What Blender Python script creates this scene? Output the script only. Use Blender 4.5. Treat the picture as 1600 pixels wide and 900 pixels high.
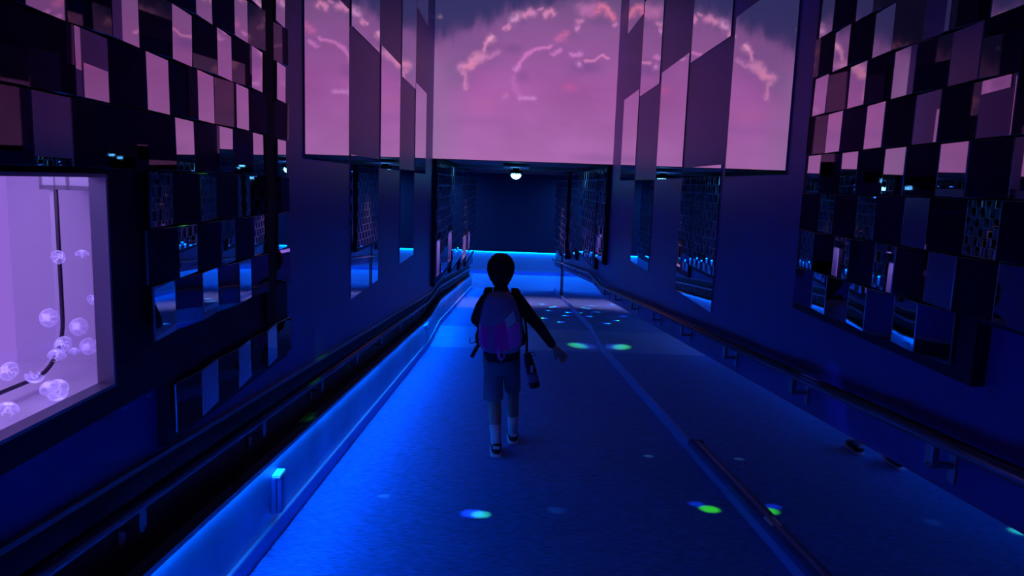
import bpy, bmesh, math, random
import numpy as np
from mathutils import Vector, Matrix
random.seed(7)
for o in list(bpy.data.objects): bpy.data.objects.remove(o)
S = bpy.context.scene; COL = S.collection

# ---------------------------------------------------------------- camera
FPX = 1150.0; PITCH = math.atan(164/FPX); ROLL = .034; YAW = 5.6/FPX*math.cos(PITCH)
EYE = Vector((0, 0, 1.35))
cp, sp, cyw, syw = math.cos(PITCH), math.sin(PITCH), math.cos(YAW), math.sin(YAW)
Fw = Vector((syw*cp, cyw*cp, -sp)); R0 = Vector((cyw, -syw, 0)); U0 = R0.cross(Fw)
Rw = R0*math.cos(ROLL)+U0*math.sin(ROLL); Uw = U0*math.cos(ROLL)-R0*math.sin(ROLL)
cam = bpy.data.objects.new('camera', bpy.data.cameras.new('camera')); COL.objects.link(cam)
cam.matrix_world = Matrix(((Rw.x, Uw.x, -Fw.x, EYE.x), (Rw.y, Uw.y, -Fw.y, EYE.y), (Rw.z, Uw.z, -Fw.z, EYE.z), (0, 0, 0, 1)))
cam.data.sensor_width = 36; cam.data.lens = FPX*36/1600; cam.data.clip_start = .02
S.camera = cam
# ---------------------------------------------------------------- world, exposure
W = bpy.data.worlds.new('world'); S.world = W; W.use_nodes = True
W.node_tree.nodes['Background'].inputs[0].default_value = (.10, .06, 1, 1)
W.node_tree.nodes['Background'].inputs[1].default_value = .004
S.view_settings.view_transform = 'Standard'; S.view_settings.look = 'None'
S.view_settings.gamma = 1; S.view_settings.use_curve_mapping = False; S.view_settings.exposure = 0
LED_COL = (.0, .16, 1.0); LED_POW = 120.0
SCREEN_GAIN = .85
DOME_POW = 18.0

XL, XR = -1.0, 1.25
Y1, Y2, Y3, Y4 = 9.31, 10.71, 20.0, 23.35
def zf(Y): return -min(Y, Y1)/12 - min(max(Y-Y2, 0), Y3-Y2)/12
ZLAND = zf(Y4)

def arealight(name, loc, rot, sx, sy, col, power):
    l = bpy.data.lights.new(name, 'AREA'); l.shape = 'RECTANGLE'; l.size = sx; l.size_y = sy; l.color = col; l.energy = power
    o = bpy.data.objects.new(name, l); o.location = loc; o.rotation_euler = rot; COL.objects.link(o); return o
def spotdot(src, dst, col, half, power):
    l = bpy.data.lights.new('party_beam', 'SPOT'); l.color = col; l.energy = power; l.spot_size = 2*half; l.spot_blend = 1; l.shadow_soft_size = .001
    o = bpy.data.objects.new('party_beam', l); o.location = src
    o.rotation_euler = (Vector(dst)-Vector(src)).to_track_quat('-Z', 'Y').to_euler(); COL.objects.link(o); return o

# ---------------------------------------------------------------- materials
def mat(name, base=(.1, .1, .1), rough=.5, metal=0, spec=.5, emit=None, estr=0, bump=None, var=None, alpha=None):
    m = bpy.data.materials.new(name); m.use_nodes = True; nt = m.node_tree; p = nt.nodes['Principled BSDF']
    p.inputs['Base Color'].default_value = (*base, 1); p.inputs['Roughness'].default_value = rough
    p.inputs['Metallic'].default_value = metal; p.inputs['Specular IOR Level'].default_value = spec
    if emit: p.inputs['Emission Color'].default_value = (*emit, 1); p.inputs['Emission Strength'].default_value = estr
    tc = nt.nodes.new('ShaderNodeTexCoord')
    if bump:
        sc, st, stretch = bump
        mp = nt.nodes.new('ShaderNodeMapping'); mp.inputs['Scale'].default_value = stretch
        n = nt.nodes.new('ShaderNodeTexNoise'); n.inputs['Scale'].default_value = sc; n.inputs['Detail'].default_value = 4
        b = nt.nodes.new('ShaderNodeBump'); b.inputs['Strength'].default_value = st; b.inputs['Distance'].default_value = .004
        nt.links.new(tc.outputs['Object'], mp.inputs[0]); nt.links.new(mp.outputs[0], n.inputs['Vector'])
        nt.links.new(n.outputs['Fac'], b.inputs['Height']); nt.links.new(b.outputs[0], p.inputs['Normal'])
    if var:
        sc, lo, hi, stretch = var
        mp = nt.nodes.new('ShaderNodeMapping'); mp.inputs['Scale'].default_value = stretch
        n = nt.nodes.new('ShaderNodeTexNoise'); n.inputs['Scale'].default_value = sc; n.inputs['Detail'].default_value = 5
        r = nt.nodes.new('ShaderNodeMapRange'); r.inputs['From Min'].default_value = .3; r.inputs['From Max'].default_value = .7
        r.inputs['To Min'].default_value = lo; r.inputs['To Max'].default_value = hi
        mx = nt.nodes.new('ShaderNodeVectorMath'); mx.operation = 'SCALE'; mx.inputs[0].default_value = base
        nt.links.new(tc.outputs['Object'], mp.inputs[0]); nt.links.new(mp.outputs[0], n.inputs['Vector'])
        nt.links.new(n.outputs['Fac'], r.inputs['Value']); nt.links.new(r.outputs[0], mx.inputs['Scale'])
        nt.links.new(mx.outputs[0], p.inputs['Base Color'])
    if alpha is not None: p.inputs['Alpha'].default_value = alpha
    return m
def emat(name, col, s):
    m = bpy.data.materials.new(name); m.use_nodes = True; nt = m.node_tree; nt.nodes.clear()
    e = nt.nodes.new('ShaderNodeEmission'); e.inputs[0].default_value = (*col, 1); e.inputs[1].default_value = s
    o = nt.nodes.new('ShaderNodeOutputMaterial'); nt.links.new(e.outputs[0], o.inputs[0]); return m
def glassmat(name, tint, refl):
    m = bpy.data.materials.new(name); m.use_nodes = True; nt = m.node_tree; nt.nodes.clear()
    t = nt.nodes.new('ShaderNodeBsdfTransparent'); t.inputs[0].default_value = (*tint, 1)
    g = nt.nodes.new('ShaderNodeBsdfGlossy'); g.inputs['Roughness'].default_value = .01; g.inputs[0].default_value = (1, 1, 1, 1)
    f = nt.nodes.new('ShaderNodeFresnel'); f.inputs[0].default_value = refl
    x = nt.nodes.new('ShaderNodeMixShader'); o = nt.nodes.new('ShaderNodeOutputMaterial')
    nt.links.new(f.outputs[0], x.inputs[0]); nt.links.new(t.outputs[0], x.inputs[1]); nt.links.new(g.outputs[0], x.inputs[2]); nt.links.new(x.outputs[0], o.inputs[0])
    return m
def jellymat(lo=.22, hi=.6):
    m = bpy.data.materials.new('jelly'); m.use_nodes = True; nt = m.node_tree; nt.nodes.clear()
    t = nt.nodes.new('ShaderNodeBsdfTransparent'); d = nt.nodes.new('ShaderNodeBsdfDiffuse'); d.inputs[0].default_value = (.85, .88, 1, 1)
    tr = nt.nodes.new('ShaderNodeBsdfTranslucent'); tr.inputs[0].default_value = (.85, .9, 1, 1)
    a = nt.nodes.new('ShaderNodeAddShader')
    lw = nt.nodes.new('ShaderNodeLayerWeight'); lw.inputs[0].default_value = .35
    r = nt.nodes.new('ShaderNodeMapRange'); r.inputs['To Min'].default_value = lo; r.inputs['To Max'].default_value = hi
    x = nt.nodes.new('ShaderNodeMixShader'); o = nt.nodes.new('ShaderNodeOutputMaterial')
    nt.links.new(d.outputs[0], a.inputs[0]); nt.links.new(tr.outputs[0], a.inputs[1])
    nt.links.new(lw.outputs['Facing'], r.inputs['Value']); nt.links.new(r.outputs[0], x.inputs[0])
    nt.links.new(t.outputs[0], x.inputs[1]); nt.links.new(a.outputs[0], x.inputs[2]); nt.links.new(x.outputs[0], o.inputs[0]); return m
M = dict(
    wall=mat('wall_paint', (.075, .05, .36), .42, spec=.35, bump=(60, .08, (1, 1, 1))),
    black=mat('black_paint', (.006, .006, .01), .7, spec=.2),
    ceil=mat('ceiling_black', (.03, .03, .04), .6),
    carpet=mat('ramp_carpet', (.09, .25, .60), .85, spec=.2, bump=(120, 1.0, (.25, 2.2, 1)), var=(150, .5, 1.5, (.14, 1.8, 1))),
    land=mat('landing_vinyl', (.16, .38, .72), .6, spec=.3, bump=(60, .2, (1, 1, 1)), var=(3, .85, 1.1, (1, 1, 1))),
    steel=mat('brushed_steel', (.12, .27, .42), .42, metal=.55, bump=(18, .12, (.4, 1, .2)), var=(2.2, .7, 1.15, (1, 1, .5))),
    base=mat('rubber_baseboard', (.12, .27, .62), .5),
    lip=mat('baseboard_lip', (.5, .5, .55), .35, metal=.6),
    pol=mat('polished_steel', (.74, .77, .85), .03, metal=1, bump=(2.5, .01, (1, 1, 1))),
    recess=mat('recess_black', (.012, .012, .03), .5, spec=.3),
    mirror=mat('mirror_face', (.82, .80, .84), .006, metal=1), dimmed_mirror=mat('dimmed_reflection_face', (.13, .11, .14), .02, metal=1), tmirror=mat('tile_face', (.60, .56, .62), .012, metal=1),  # second face: dark reflection of turned-away tiles put into the mirror colour
    medge=mat('mirror_edge', (.75, .85, .9), .28, metal=.75),
    rail=mat('painted_rail', (.22, .22, .28), .3, metal=.4),
    woodrail=mat('rail_cap', (.12, .06, .06), .35),
    chrome=mat('satin_metal', (.05, .12, .34), .5, metal=.3),
    lens=mat('clear_plastic', (.03, .09, .28), .6, spec=.15),
    tank=mat('tank_lining', (.80, .74, .86), .45),
    tframe=mat('tank_frame', (.34, .33, .46), .4, metal=.3),
    gasket=mat('drum_edge', (.04, .015, .05), .4),
    acryl=mat('acrylic_box', (.75, .7, .85), .2, alpha=.75),
    led=emat('led_strip', LED_COL, LED_POW),
    glass=glassmat('tank_glass', (.97, .97, 1), 1.12),
    jelly=jellymat(), jarm=jellymat(.75, .95),
    board=mat('board_navy', (.014, .010, .05), .65, spec=.25),
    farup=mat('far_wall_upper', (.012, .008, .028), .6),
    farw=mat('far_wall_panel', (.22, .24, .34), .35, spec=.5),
    skin=mat('skin', (.38, .27, .22), .5), hair=mat('hair', (.006, .005, .006), .6, bump=(90, .9, (1, 1, .3))),
    jacket=mat('jacket', (.012, .012, .02), .8, bump=(30, .5, (1, 1, 1))), shorts=mat('shorts', (.16, .20, .26), .85, bump=(25, .4, (1, 1, 1))),
    sock=mat('sock', (.62, .62, .66), .9), shoe=mat('shoe', (.015, .015, .02), .6), sole=mat('shoe_sole', (.6, .6, .65), .5),
    pgrey=mat('pack_grey', (.20, .30, .50), .8, bump=(40, .4, (1, 1, 1))), pmar=mat('pack_maroon', (.85, .05, .50), .8), pblue=mat('pack_blue', (.20, .22, .50), .8),
    pturq=mat('pack_turquoise', (.35, .95, .85), .7), ppurp=mat('pack_purple', (.80, .22, .75), .8), strap=mat('webbing', (.02, .02, .035), .8),
    bmid=mat('bottle_band', (.16, .14, .3), .5), bwhite=mat('bottle_patch', (.6, .6, .7), .5), eyew=mat('eye_white', (.7, .7, .7), .3), iris=mat('eye_iris', (.02, .01, .01), .2),
)

# ---------------------------------------------------------------- mesh helpers
def new(name, bm, m, parent=None, smooth=False, loc=None):
    me = bpy.data.meshes.new(name); bmesh.ops.recalc_face_normals(bm, faces=bm.faces)
    bm.to_mesh(me); bm.free()
    for x in (m if isinstance(m, (list, tuple)) else [m]): me.materials.append(x)
    if smooth: me.polygons.foreach_set('use_smooth', [True]*len(me.polygons))
    o = bpy.data.objects.new(name, me); COL.objects.link(o)
    if parent:
        o.parent = parent
        # geometry is written in world space: move it into the parent's frame
        me.transform(Matrix.Translation(-worldloc(parent)))
    elif loc is not None:
        me.transform(Matrix.Translation(-Vector(loc))); o.location = loc
    return o
def worldloc(o):
    v = Vector(o.location)
    while o.parent: o = o.parent; v += o.location
    return v
def BM(): return bmesh.new()
def box(bm, x0, x1, y0, y1, z0, z1, mi=0, bev=0):
    vs = [bm.verts.new((x, y, z)) for x in (x0, x1) for y in (y0, y1) for z in (z0, z1)]
    fs = [bm.faces.new([vs[i] for i in q]) for q in ((0, 1, 3, 2), (4, 6, 7, 5), (0, 4, 5, 1), (2, 3, 7, 6), (0, 2, 6, 4), (1, 5, 7, 3))]
    for f in fs: f.material_index = mi
    if bev:
        es = set(e for f in fs for e in f.edges)
        r = bmesh.ops.bevel(bm, geom=list(es), offset=bev, segments=2, affect='EDGES', profile=.6)
        for f in r['faces']: f.material_index = mi
    return fs
def follow(bm, x0, x1, h0, h1, ya, yb, mi=0):
    """a bar running along the corridor whose height follows the ramps and landings"""
    ys = [ya]+[y for y in (Y1, Y2, Y3) if ya < y < yb]+[yb]
    prev = None
    for y in ys:
        z = zf(y); q = [bm.verts.new(p) for p in ((x0, y, z+h0), (x1, y, z+h0), (x1, y, z+h1), (x0, y, z+h1))]
        if prev:
            for i in range(4): bm.faces.new((prev[i], prev[(i+1) % 4], q[(i+1) % 4], q[i])).material_index = mi
        else: bm.faces.new(q).material_index = mi
        prev = q
    bm.faces.new(prev).material_index = mi
def tube(bm, pts, rad, n=10, cap=True, up=(0, 0, 1), mi=0):
    """pts: list of points; rad: number or list of numbers / (ra, rb)"""
    pts = [Vector(p) for p in pts]; N = len(pts)
    if not isinstance(rad, (list, tuple)): rad = [rad]*N
    rings = []
    for i, p in enumerate(pts):
        t = (pts[min(i+1, N-1)]-pts[max(i-1, 0)]).normalized()
        if i == 0:
            u = Vector(up)
            if abs(t.dot(u)) > .75: u = Vector((0, 1, 0)) if abs(t.y) < .7 else Vector((1, 0, 0))
            a = t.cross(u).normalized()
        else: a = (a-t*a.dot(t)).normalized()
        b = a.cross(t).normalized()
        r = rad[i]; ra, rb = r if isinstance(r, (list, tuple)) else (r, r)
        rings.append([bm.verts.new(p+a*ra*math.cos(k*2*math.pi/n)+b*rb*math.sin(k*2*math.pi/n)) for k in range(n)])
    for A, B in zip(rings, rings[1:]):
        for k in range(n): bm.faces.new((A[k], A[(k+1) % n], B[(k+1) % n], B[k])).material_index = mi
    if cap:
        bm.faces.new(rings[0][::-1]).material_index = mi; bm.faces.new(rings[-1]).material_index = mi
def ball(bm, c, r, seg=16, mi=0):
    r = r if isinstance(r, (list, tuple)) else (r, r, r)
    g = bmesh.ops.create_uvsphere(bm, u_segments=seg, v_segments=seg*2//3, radius=1)
    for v in g['verts']: v.co = Vector((v.co.x*r[0]+c[0], v.co.y*r[1]+c[1], v.co.z*r[2]+c[2]))
    for f in set(f for v in g['verts'] for f in v.link_faces): f.material_index = mi
def limb(bm, pts, rad, n=14):
    """capsule chain, to be fused by a voxel remesh"""
    tube(bm, pts, rad, n)
    for p, r in zip(pts, rad):
        rr = r if isinstance(r, (int, float)) else min(r)
        ball(bm, p, rr*.98, 12)
def struct(o): o['kind'] = 'structure'; return o
def tag(o, label, cat, group=None):
    o['label'] = label; o['category'] = cat
    if group: o['group'] = group
    return o
def thing(name, label, cat, loc, group=None):
    o = bpy.data.objects.new(name, None); o.empty_display_size = .1; COL.objects.link(o); o.location = loc
    tag(o, label, cat, group); return o

# ================================================================ SETTING
# floor: ramp, landing, ramp, lower landing
def slab(name, x0, x1, ya, yb, m):
    bm = BM()
    za, zb = zf(ya), zf(yb)
    n = max(1, int((yb-ya)/1.5)); prev = None
    vs = [bm.verts.new(p) for p in ((x0, ya, za), (x1, ya, za), (x1, yb, zb), (x0, yb, zb), (x0, ya, za-.1), (x1, ya, za-.1), (x1, yb, zb-.1), (x0, yb, zb-.1))]
    for q in ((0, 1, 2, 3), (7, 6, 5, 4), (0, 4, 5, 1), (1, 5, 6, 2), (2, 6, 7, 3), (3, 7, 4, 0)): bm.faces.new([vs[i] for i in q])
    return struct(new(name, bm, m))
slab('floor', XL-.1, XR+.05, -3, Y1, M['carpet'])
slab('floor', XL-.1, XR+.05, Y1, Y2, M['land'])
slab('floor', XL-.1, XR+.05, Y2, Y3, M['carpet'])
slab('floor', -4, 4, Y3, Y4, M['land'])

# openings for the tanks in the left wall
HOLES = [(.70, 2.16, .76, 1.435), (9.48, 9.92, .10, .58), (11.2, 11.86, .09, .57), (14.7, 15.7, -.22, .22), (16.45, 17.2, -.2, .22)]
def wall(name, x0, x1, ya, yb, hbot, ztop, holes, m):
    bm = BM(); br = sorted(set([ya, yb]+[h for H in holes for h in H[:2] if ya < h < yb]+[y for y in (Y1, Y2) if ya < y < yb]))
    for a, b in zip(br, br[1:]):
        hs = [H for H in holes if H[0] <= a+1e-6 and H[1] >= b-1e-6]
        segs = [((zf(a)+hbot, zf(b)+hbot), (ztop, ztop))]
        if hs: h = hs[0]; segs = [((zf(a)+hbot, zf(b)+hbot), (h[2], h[2])), ((h[3], h[3]), (ztop, ztop))]
        for (l, u) in segs:
            v = [bm.verts.new(p) for x in (x0, x1) for p in ((x, a, l[0]), (x, b, l[1]), (x, b, u[1]), (x, a, u[0]))]
            for q in ((0, 1, 2, 3), (7, 6, 5, 4), (0, 4, 5, 1), (1, 5, 6, 2), (2, 6, 7, 3), (3, 7, 4, 0)): bm.faces.new([v[i] for i in q])
    bmesh.ops.remove_doubles(bm, verts=bm.verts, dist=1e-5)
    return struct(new(name, bm, m))
wall('wall_left', XL-.03, XL, -3, Y1, .70, 4.6, HOLES, M['wall'])
wall('wall_left', XL-.03, XL, Y1, Y3, .70, 1.64, HOLES, M['wall'])
wall('wall_right', XR, XR+.03, -3, Y1, .0, 4.6, [], M['wall'])
wall('wall_right', XR, XR+.03, Y1, Y3, .0, 1.64, [], M['wall'])
# recess behind the left handrail and the ledge above the lit kick panel
bm = BM(); follow(bm, XL-.12, XL-.09, 0, .715, -3, Y3); follow(bm, XL-.09, XL-.03, .70, .715, -3, Y3); follow(bm, XL-.09, XL-.02, .385, .40, -3, Y3)
struct(new('wall_left_recess', bm, M['recess']))
bm = BM(); follow(bm, XL-.03, XL+.012, .698, .712, -3, Y3); struct(new('trim_1', bm, M['rail']))
# left lit kick panel, its seams, and the baseboard below
bm = BM()
ys = [-3, 1.2, 5.85, 8.7, Y1, Y2, 13.1, 15.6, 18, Y3]
for a, b in zip(ys, ys[1:]): follow(bm, XL-.03, XL-.008, .07, .385, a+.004, b-.004)
struct(new('trim_2', bm, M['steel']))
bm = BM(); follow(bm, XL-.03, XL+.004, 0, .078, -3, Y3); follow(bm, XL-.03, XL+.008, .078, .088, -3, Y3, 1); struct(new('baseboard_left', bm, [M['base'], M['lip']]))
bm = BM(); follow(bm, XL-.03, XL+.018, .392, .402, -3, Y3); follow(bm, XL+.012, XL+.018, .3815, .392, -3, Y3); struct(new('trim_3', bm, M['rail']))
# right: polished panel that mirrors the floor
bm = BM(); follow(bm, XR-.004, XR+.0, .085, .70, -3, Y3); struct(new('trim_4', bm, M['pol']))
bm = BM(); follow(bm, XR-.014, XR, 0, .085, -3, Y3, 0); struct(new('baseboard_right', bm, [M['base']]))
# near walls and ceilings
bm = BM(); box(bm, XL-.2, XR+.2, -3.1, -3, 0, 4.6); struct(new('wall_back', bm, M['ceil']))
bm = BM(); box(bm, XL-.2, XR+.2, -3.1, Y1+.1, 4.6, 4.7); struct(new('ceiling', bm, M['ceil']))
bm = BM(); box(bm, -4, 4, Y1+.12, Y4+.1, 1.64, 1.72); struct(new('ceiling', bm, M['ceil']))
bm = BM(); box(bm, XL-.03, XR+.03, Y1+.04, Y1+.12, 1.615, 4.6); struct(new('wall_header', bm, M['black']))
# far wall: dark above, blue glossy panel lit by a strip below
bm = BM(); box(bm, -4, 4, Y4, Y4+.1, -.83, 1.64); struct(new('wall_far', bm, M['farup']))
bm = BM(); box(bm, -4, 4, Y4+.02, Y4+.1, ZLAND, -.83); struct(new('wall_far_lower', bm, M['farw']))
bm = BM(); box(bm, -4, 4, Y4-.01, Y4+.02, ZLAND, ZLAND+.12); box(bm, -4, 4, Y4-.014, Y4+.02, ZLAND+.12, ZLAND+.135, 1); struct(new('baseboard_far', bm, [M['base'], M['lip']]))
bm = BM(); box(bm, -4, 4, Y4-.05, Y4+.02, -.825, -.80); struct(new('trim_5', bm, M['rail']))
for s in (-1, 1):
    bm = BM(); box(bm, s*4 if s < 0 else 4, s*4+s*.1 if s < 0 else 4.1, Y3-.1, Y4+.1, ZLAND, 1.64); struct(new('wall_passage_left' if s < 0 else 'wall_passage_right', bm, M['ceil']))
for s, a, b in ((-1, -4, XL-.12), (1, XR+.03, 4)):
    bm = BM(); box(bm, a, b, Y3-.1, Y3, ZLAND, 1.64); struct(new('wall_corner_left' if s < 0 else 'wall_corner_right', bm, M['wall']))

# ================================================================ LIGHT STRIPS
bm = BM(); follow(bm, XL-.006, XL+.006, .3795, .391, -3, Y3-.02)
tag(new('light_strip', bm, M['led']), 'long blue light strip tucked under the ledge above the left kick panel', 'light strip')
bm = BM(); box(bm, -3.9, 3.9, Y4-.03, Y4+.015, -.836, -.826)
tag(new('light_strip', bm, emat('led_far', (.0, .20, 1), 45)), 'blue light strip running across the far end wall', 'light strip')

# ================================================================ PROJECTED SKY SCREEN
def make_screen():
    nx, nz = 300, 380; z0, z1 = 1.62, 4.55
    X = np.linspace(XL, XR, nx); Z = np.linspace(z0, z1, nz)
    gx, gz = np.meshgrid(X, Z)
    px = 678+(gx-XL)*126.5; py = 252-(gz-z0)*131
    rng = np.random.default_rng(3)
    def noise(sx, sy, sc, seed):
        r = np.random.default_rng(seed); g = r.random((80, 80))
        u = (px*sx/sc) % 78; v = (py*sy/sc+1000) % 78
        i, j = u.astype(int), v.astype(int); a, b = u-i, v-j; a = a*a*(3-2*a); b = b*b*(3-2*b)
        return (g[j, i]*(1-a)+g[j, i+1]*a)*(1-b)+(g[j+1, i]*(1-a)+g[j+1, i+1]*a)*b
    def fbm(sc, seed, sx=1, sy=1): return sum(noise(sx, sy, sc/2**k, seed+k)*.5**k for k in range(4))/1.875
    n1 = fbm(70, 5, .7, 1.2); n2 = fbm(26, 11, .6, 1.3); n3 = fbm(120, 21)
    def srgb(c): c = np.array(c)/255.; return np.where(c <= .04045, c/12.92, ((c+.055)/1.055)**2.4)
    t = np.clip((py)/250, -1, 1)[..., None]
    low = srgb((180, 112, 184)); mid = srgb((176, 98, 176)); top = srgb((128, 90, 148))
    c = np.where(t > .55, mid+(low-mid)*(t-.55)/.45, top+(mid-top)*np.clip(t/.55, 0, 1)**.8)
    c = c*(1+.28*(n1[..., None]-.5)+.12*(n2[..., None]-.5))
    greyl = srgb((150, 118, 170)); w = np.clip(1-(px-678)/60, 0, 1)*np.clip((py-55)/60, 0, 1); c = c+(greyl-c)*(w*.6)[..., None]
    # dark blue night wedge, ragged edge
    d = (72-py-(px-678)*.43)/14+(fbm(16, 31, 1.2, .45)-.5)*2.6
    d = np.maximum(d, ((-14-py)/22+(n2-.5)*2.2))
    wdg = 1/(1+np.exp(-d*2.2)); dark = srgb((44, 50, 104)); c = c+(dark-c)*(wdg*.92)[..., None]
    def seg(pts, r, amp, col=(240, 150, 205)):
        nonlocal c
        wx = px+(noise(1, 1, 9, 41)-.5)*4.5+(noise(1, 1, 4, 43)-.5)*3; wy = py+(noise(1, 1, 9, 47)-.5)*4.5+(noise(1, 1, 4, 49)-.5)*3
        dd = np.full(px.shape, 1e9)
        if len(pts) == 1: pts = [pts[0], pts[0]]
        for (ax, ay), (bx, by) in zip(pts, pts[1:]):
            vx, vy = bx-ax, by-ay; L = vx*vx+vy*vy+1e-9
            s = np.clip(((wx-ax)*vx+(wy-ay)*vy)/L, 0, 1)
            dd = np.minimum(dd, np.hypot(wx-ax-s*vx, wy-ay-s*vy))
        g = np.exp(-(dd/r)**2)*amp; c = c+(srgb(col)-c)*g[..., None]
    def blob(x, y, rx, ry, amp, col):
        nonlocal c
        g = np.exp(-(((px-x)/rx)**2+((py-y)/ry)**2)**1.3)*amp; c = c+(srgb(col)-c)*g[..., None]
    blob(735, 82, 46, 30, .5, (112, 84, 140)); blob(800, 75, 14, 8, .5, (120, 80, 145)); blob(911, 99, 26, 11, .75, (135, 84, 158))
    blob(712, 118, 22, 22, .4, (120, 95, 150)); blob(935, 28, 20, 8, .5, (120, 80, 140)); blob(815, 118, 12, 12, .4, (130, 80, 150)); blob(940, 243, 40, 7, .5, (150, 92, 168)); blob(760, 190, 50, 8, .25, (150, 90, 165)); blob(890, 48, 15, 10, .3, (130, 85, 145))
    seg([(720, 106), (731, 103), (742, 94), (752, 88)], 6, .6); seg([(735, 92), (744, 88)], 5, .6, (235, 150, 200)); seg([(752, 92), (768, 86), (776, 80)], 4, .5, (225, 140, 205))
    seg([(728, 106), (737, 101)], 5, .5, (250, 150, 190)); seg([(754, 80), (756, 70), (766, 61)], 3, .7); seg([(765, 62)], 5, .8, (250, 170, 215)); seg([(723, 115), (727, 117), (728, 138)], 3.5, .55)
    seg([(799, 30), (804, 26)], 6, .75, (240, 165, 225)); seg([(815, 22), (822, 17), (829, 20)], 4.5, .75); seg([(785, 44), (792, 40)], 3, .7); seg([(836, 14), (841, 14)], 2.5, .6); seg([(847, 21), (853, 16), (860, 20)], 4, .75, (245, 150, 200))
    seg([(808, 106), (812, 92), (819, 84), (826, 76), (840, 73), (858, 69)], 2.6, .7, (235, 135, 215)); seg([(861, 81), (868, 79), (873, 76)], 3, .6, (235, 140, 225)); seg([(806, 106)], 5, .6, (225, 140, 220))
    seg([(888, 78), (896, 81), (904, 82), (902, 77)], 3, .65, (232, 140, 225)); seg([(902, 96)], 4.5, .8, (235, 150, 225)); seg([(913, 89), (925, 90), (932, 85), (938, 81), (946, 82)], 2.4, .7, (240, 145, 205))
    seg([(906, 15), (915, 12), (920, 6), (918, 14)], 7, .5, (225, 130, 200)); seg([(930, 5), (938, 6), (943, 12), (950, 22)], 5, .75, (245, 130, 175)); seg([(925, 15), (930, 14)], 4, .7, (240, 120, 175)); seg([(898, 32), (903, 29)], 4, .6); seg([(896, 42)], 4.5, .75, (235, 150, 225))
    seg([(866, 58), (876, 53), (880, 49)], 5, .6, (225, 115, 180)); seg([(908, 8), (898, 8)], 7, .35, (215, 130, 195)); seg([(955, 32)], 3, .6); seg([(812, 151), (824, 149), (836, 150)], 3, .6, (225, 150, 225)); seg([(790, 150)], 5, .25); blob(890, 132, 12, 6, .4, (215, 95, 165)); blob(755, 165, 30, 14, .3, (200, 110, 175))
    seg([(686, 29)], 3.5, .4, (190, 150, 170)); seg([(800, 118), (806, 138), (812, 146)], 4, .3, (215, 130, 205))
    c = np.clip(c, 0, 1)
    me = bpy.data.meshes.new('image_surface'); v = np.stack([gx, np.full_like(gx, Y1-.001), gz], -1).reshape(-1, 3)
    idx = np.arange(nx*nz).reshape(nz, nx); f = np.stack([idx[:-1, :-1], idx[:-1, 1:], idx[1:, 1:], idx[1:, :-1]], -1).reshape(-1, 4)
    me.from_pydata(v.tolist(), [], f.tolist())
    ca = me.color_attributes.new('picture', 'FLOAT_COLOR', 'POINT')
    ca.data.foreach_set('color', np.concatenate([c.reshape(-1, 3), np.ones((nx*nz, 1))], 1).astype(np.float32).ravel())
    m = bpy.data.materials.new('screen_picture'); m.use_nodes = True; nt = m.node_tree; nt.nodes.clear()
    a = nt.nodes.new('ShaderNodeAttribute'); a.attribute_name = 'picture'; e = nt.nodes.new('ShaderNodeEmission'); e.inputs[1].default_value = SCREEN_GAIN
    o = nt.nodes.new('ShaderNodeOutputMaterial'); nt.links.new(a.outputs[0], e.inputs[0]); nt.links.new(e.outputs[0], o.inputs[0])
    me.materials.append(m)
    root = thing('projection_screen', 'tall glowing screen of pink sunset clouds filling the end of the high hall', 'screen', (.125, Y1+.02, 1.62))
    o = bpy.data.objects.new('picture', me); COL.objects.link(o); o.parent = root; me.transform(Matrix.Translation(-root.location))
    bm = BM(); box(bm, XL, XR, Y1+.0, Y1+.04, 1.615, 4.56); new('screen_board', bm, M['black'], root)
make_screen()

# ================================================================ WALL MIRRORS
SCAN = [('left', XL, [(3.58, 4.53, 1.432, 2.33), (4.6, 5.545, .587, 1.49), (4.6, 5.545, 2.255, 3.155), (5.62, 6.56, 1.425, 2.325), (5.62, 6.56, 3.07, 3.97), (6.64, 7.565, .587, 1.44), (6.64, 7.565, 2.245, 3.145), (7.6, 8.53, 1.42, 2.315), (7.6, 8.53, 3.055, 3.955)]),
        ('right', XR, [(3.40, 4.36, 1.43, 2.325), (4.45, 5.44, .605, 1.50), (4.45, 5.42, 2.24, 3.14), (5.475, 6.455, 1.425, 2.32), (5.475, 6.455, 3.06, 3.96), (6.55, 7.53, .60, 1.42), (6.55, 7.53, 2.245, 3.145), (7.58, 8.58, 1.42, 2.325), (7.58, 8.58, 3.05, 3.95)])]
NAMES = {0: 'tall mirror nearest the tiles, glowing pink', 1: 'nearer of the two low dark mirrors', 2: 'high mirror above the nearer low dark one', 3: 'middle one of the three pink mirrors in the eye-level row', 4: 'highest mirror above the middle pink one',
         5: 'farther of the two low dark mirrors', 6: 'high mirror above the farther low dark one', 7: 'pink mirror nearest the big screen', 8: 'highest mirror beside the big screen'}
for side, x, lst in SCAN:
    for i, (a, b, z0, z1) in enumerate(lst):
        bm = BM(); s = 1 if side == 'left' else -1
        box(bm, min(x, x+s*.006), max(x, x+s*.006), a, b, z0, z1, 1)
        for f in bm.faces:
            if abs(f.calc_center_median().x-(x+s*.006)) < 1e-4: f.material_index = 0
        tag(new('wall_mirror', bm, [M['mirror'], M['medge']], loc=(x, (a+b)/2, z0)), '%s wall: %s' % (side, NAMES[i]), 'mirror', 'wall mirrors on the %s wall' % side)

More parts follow.
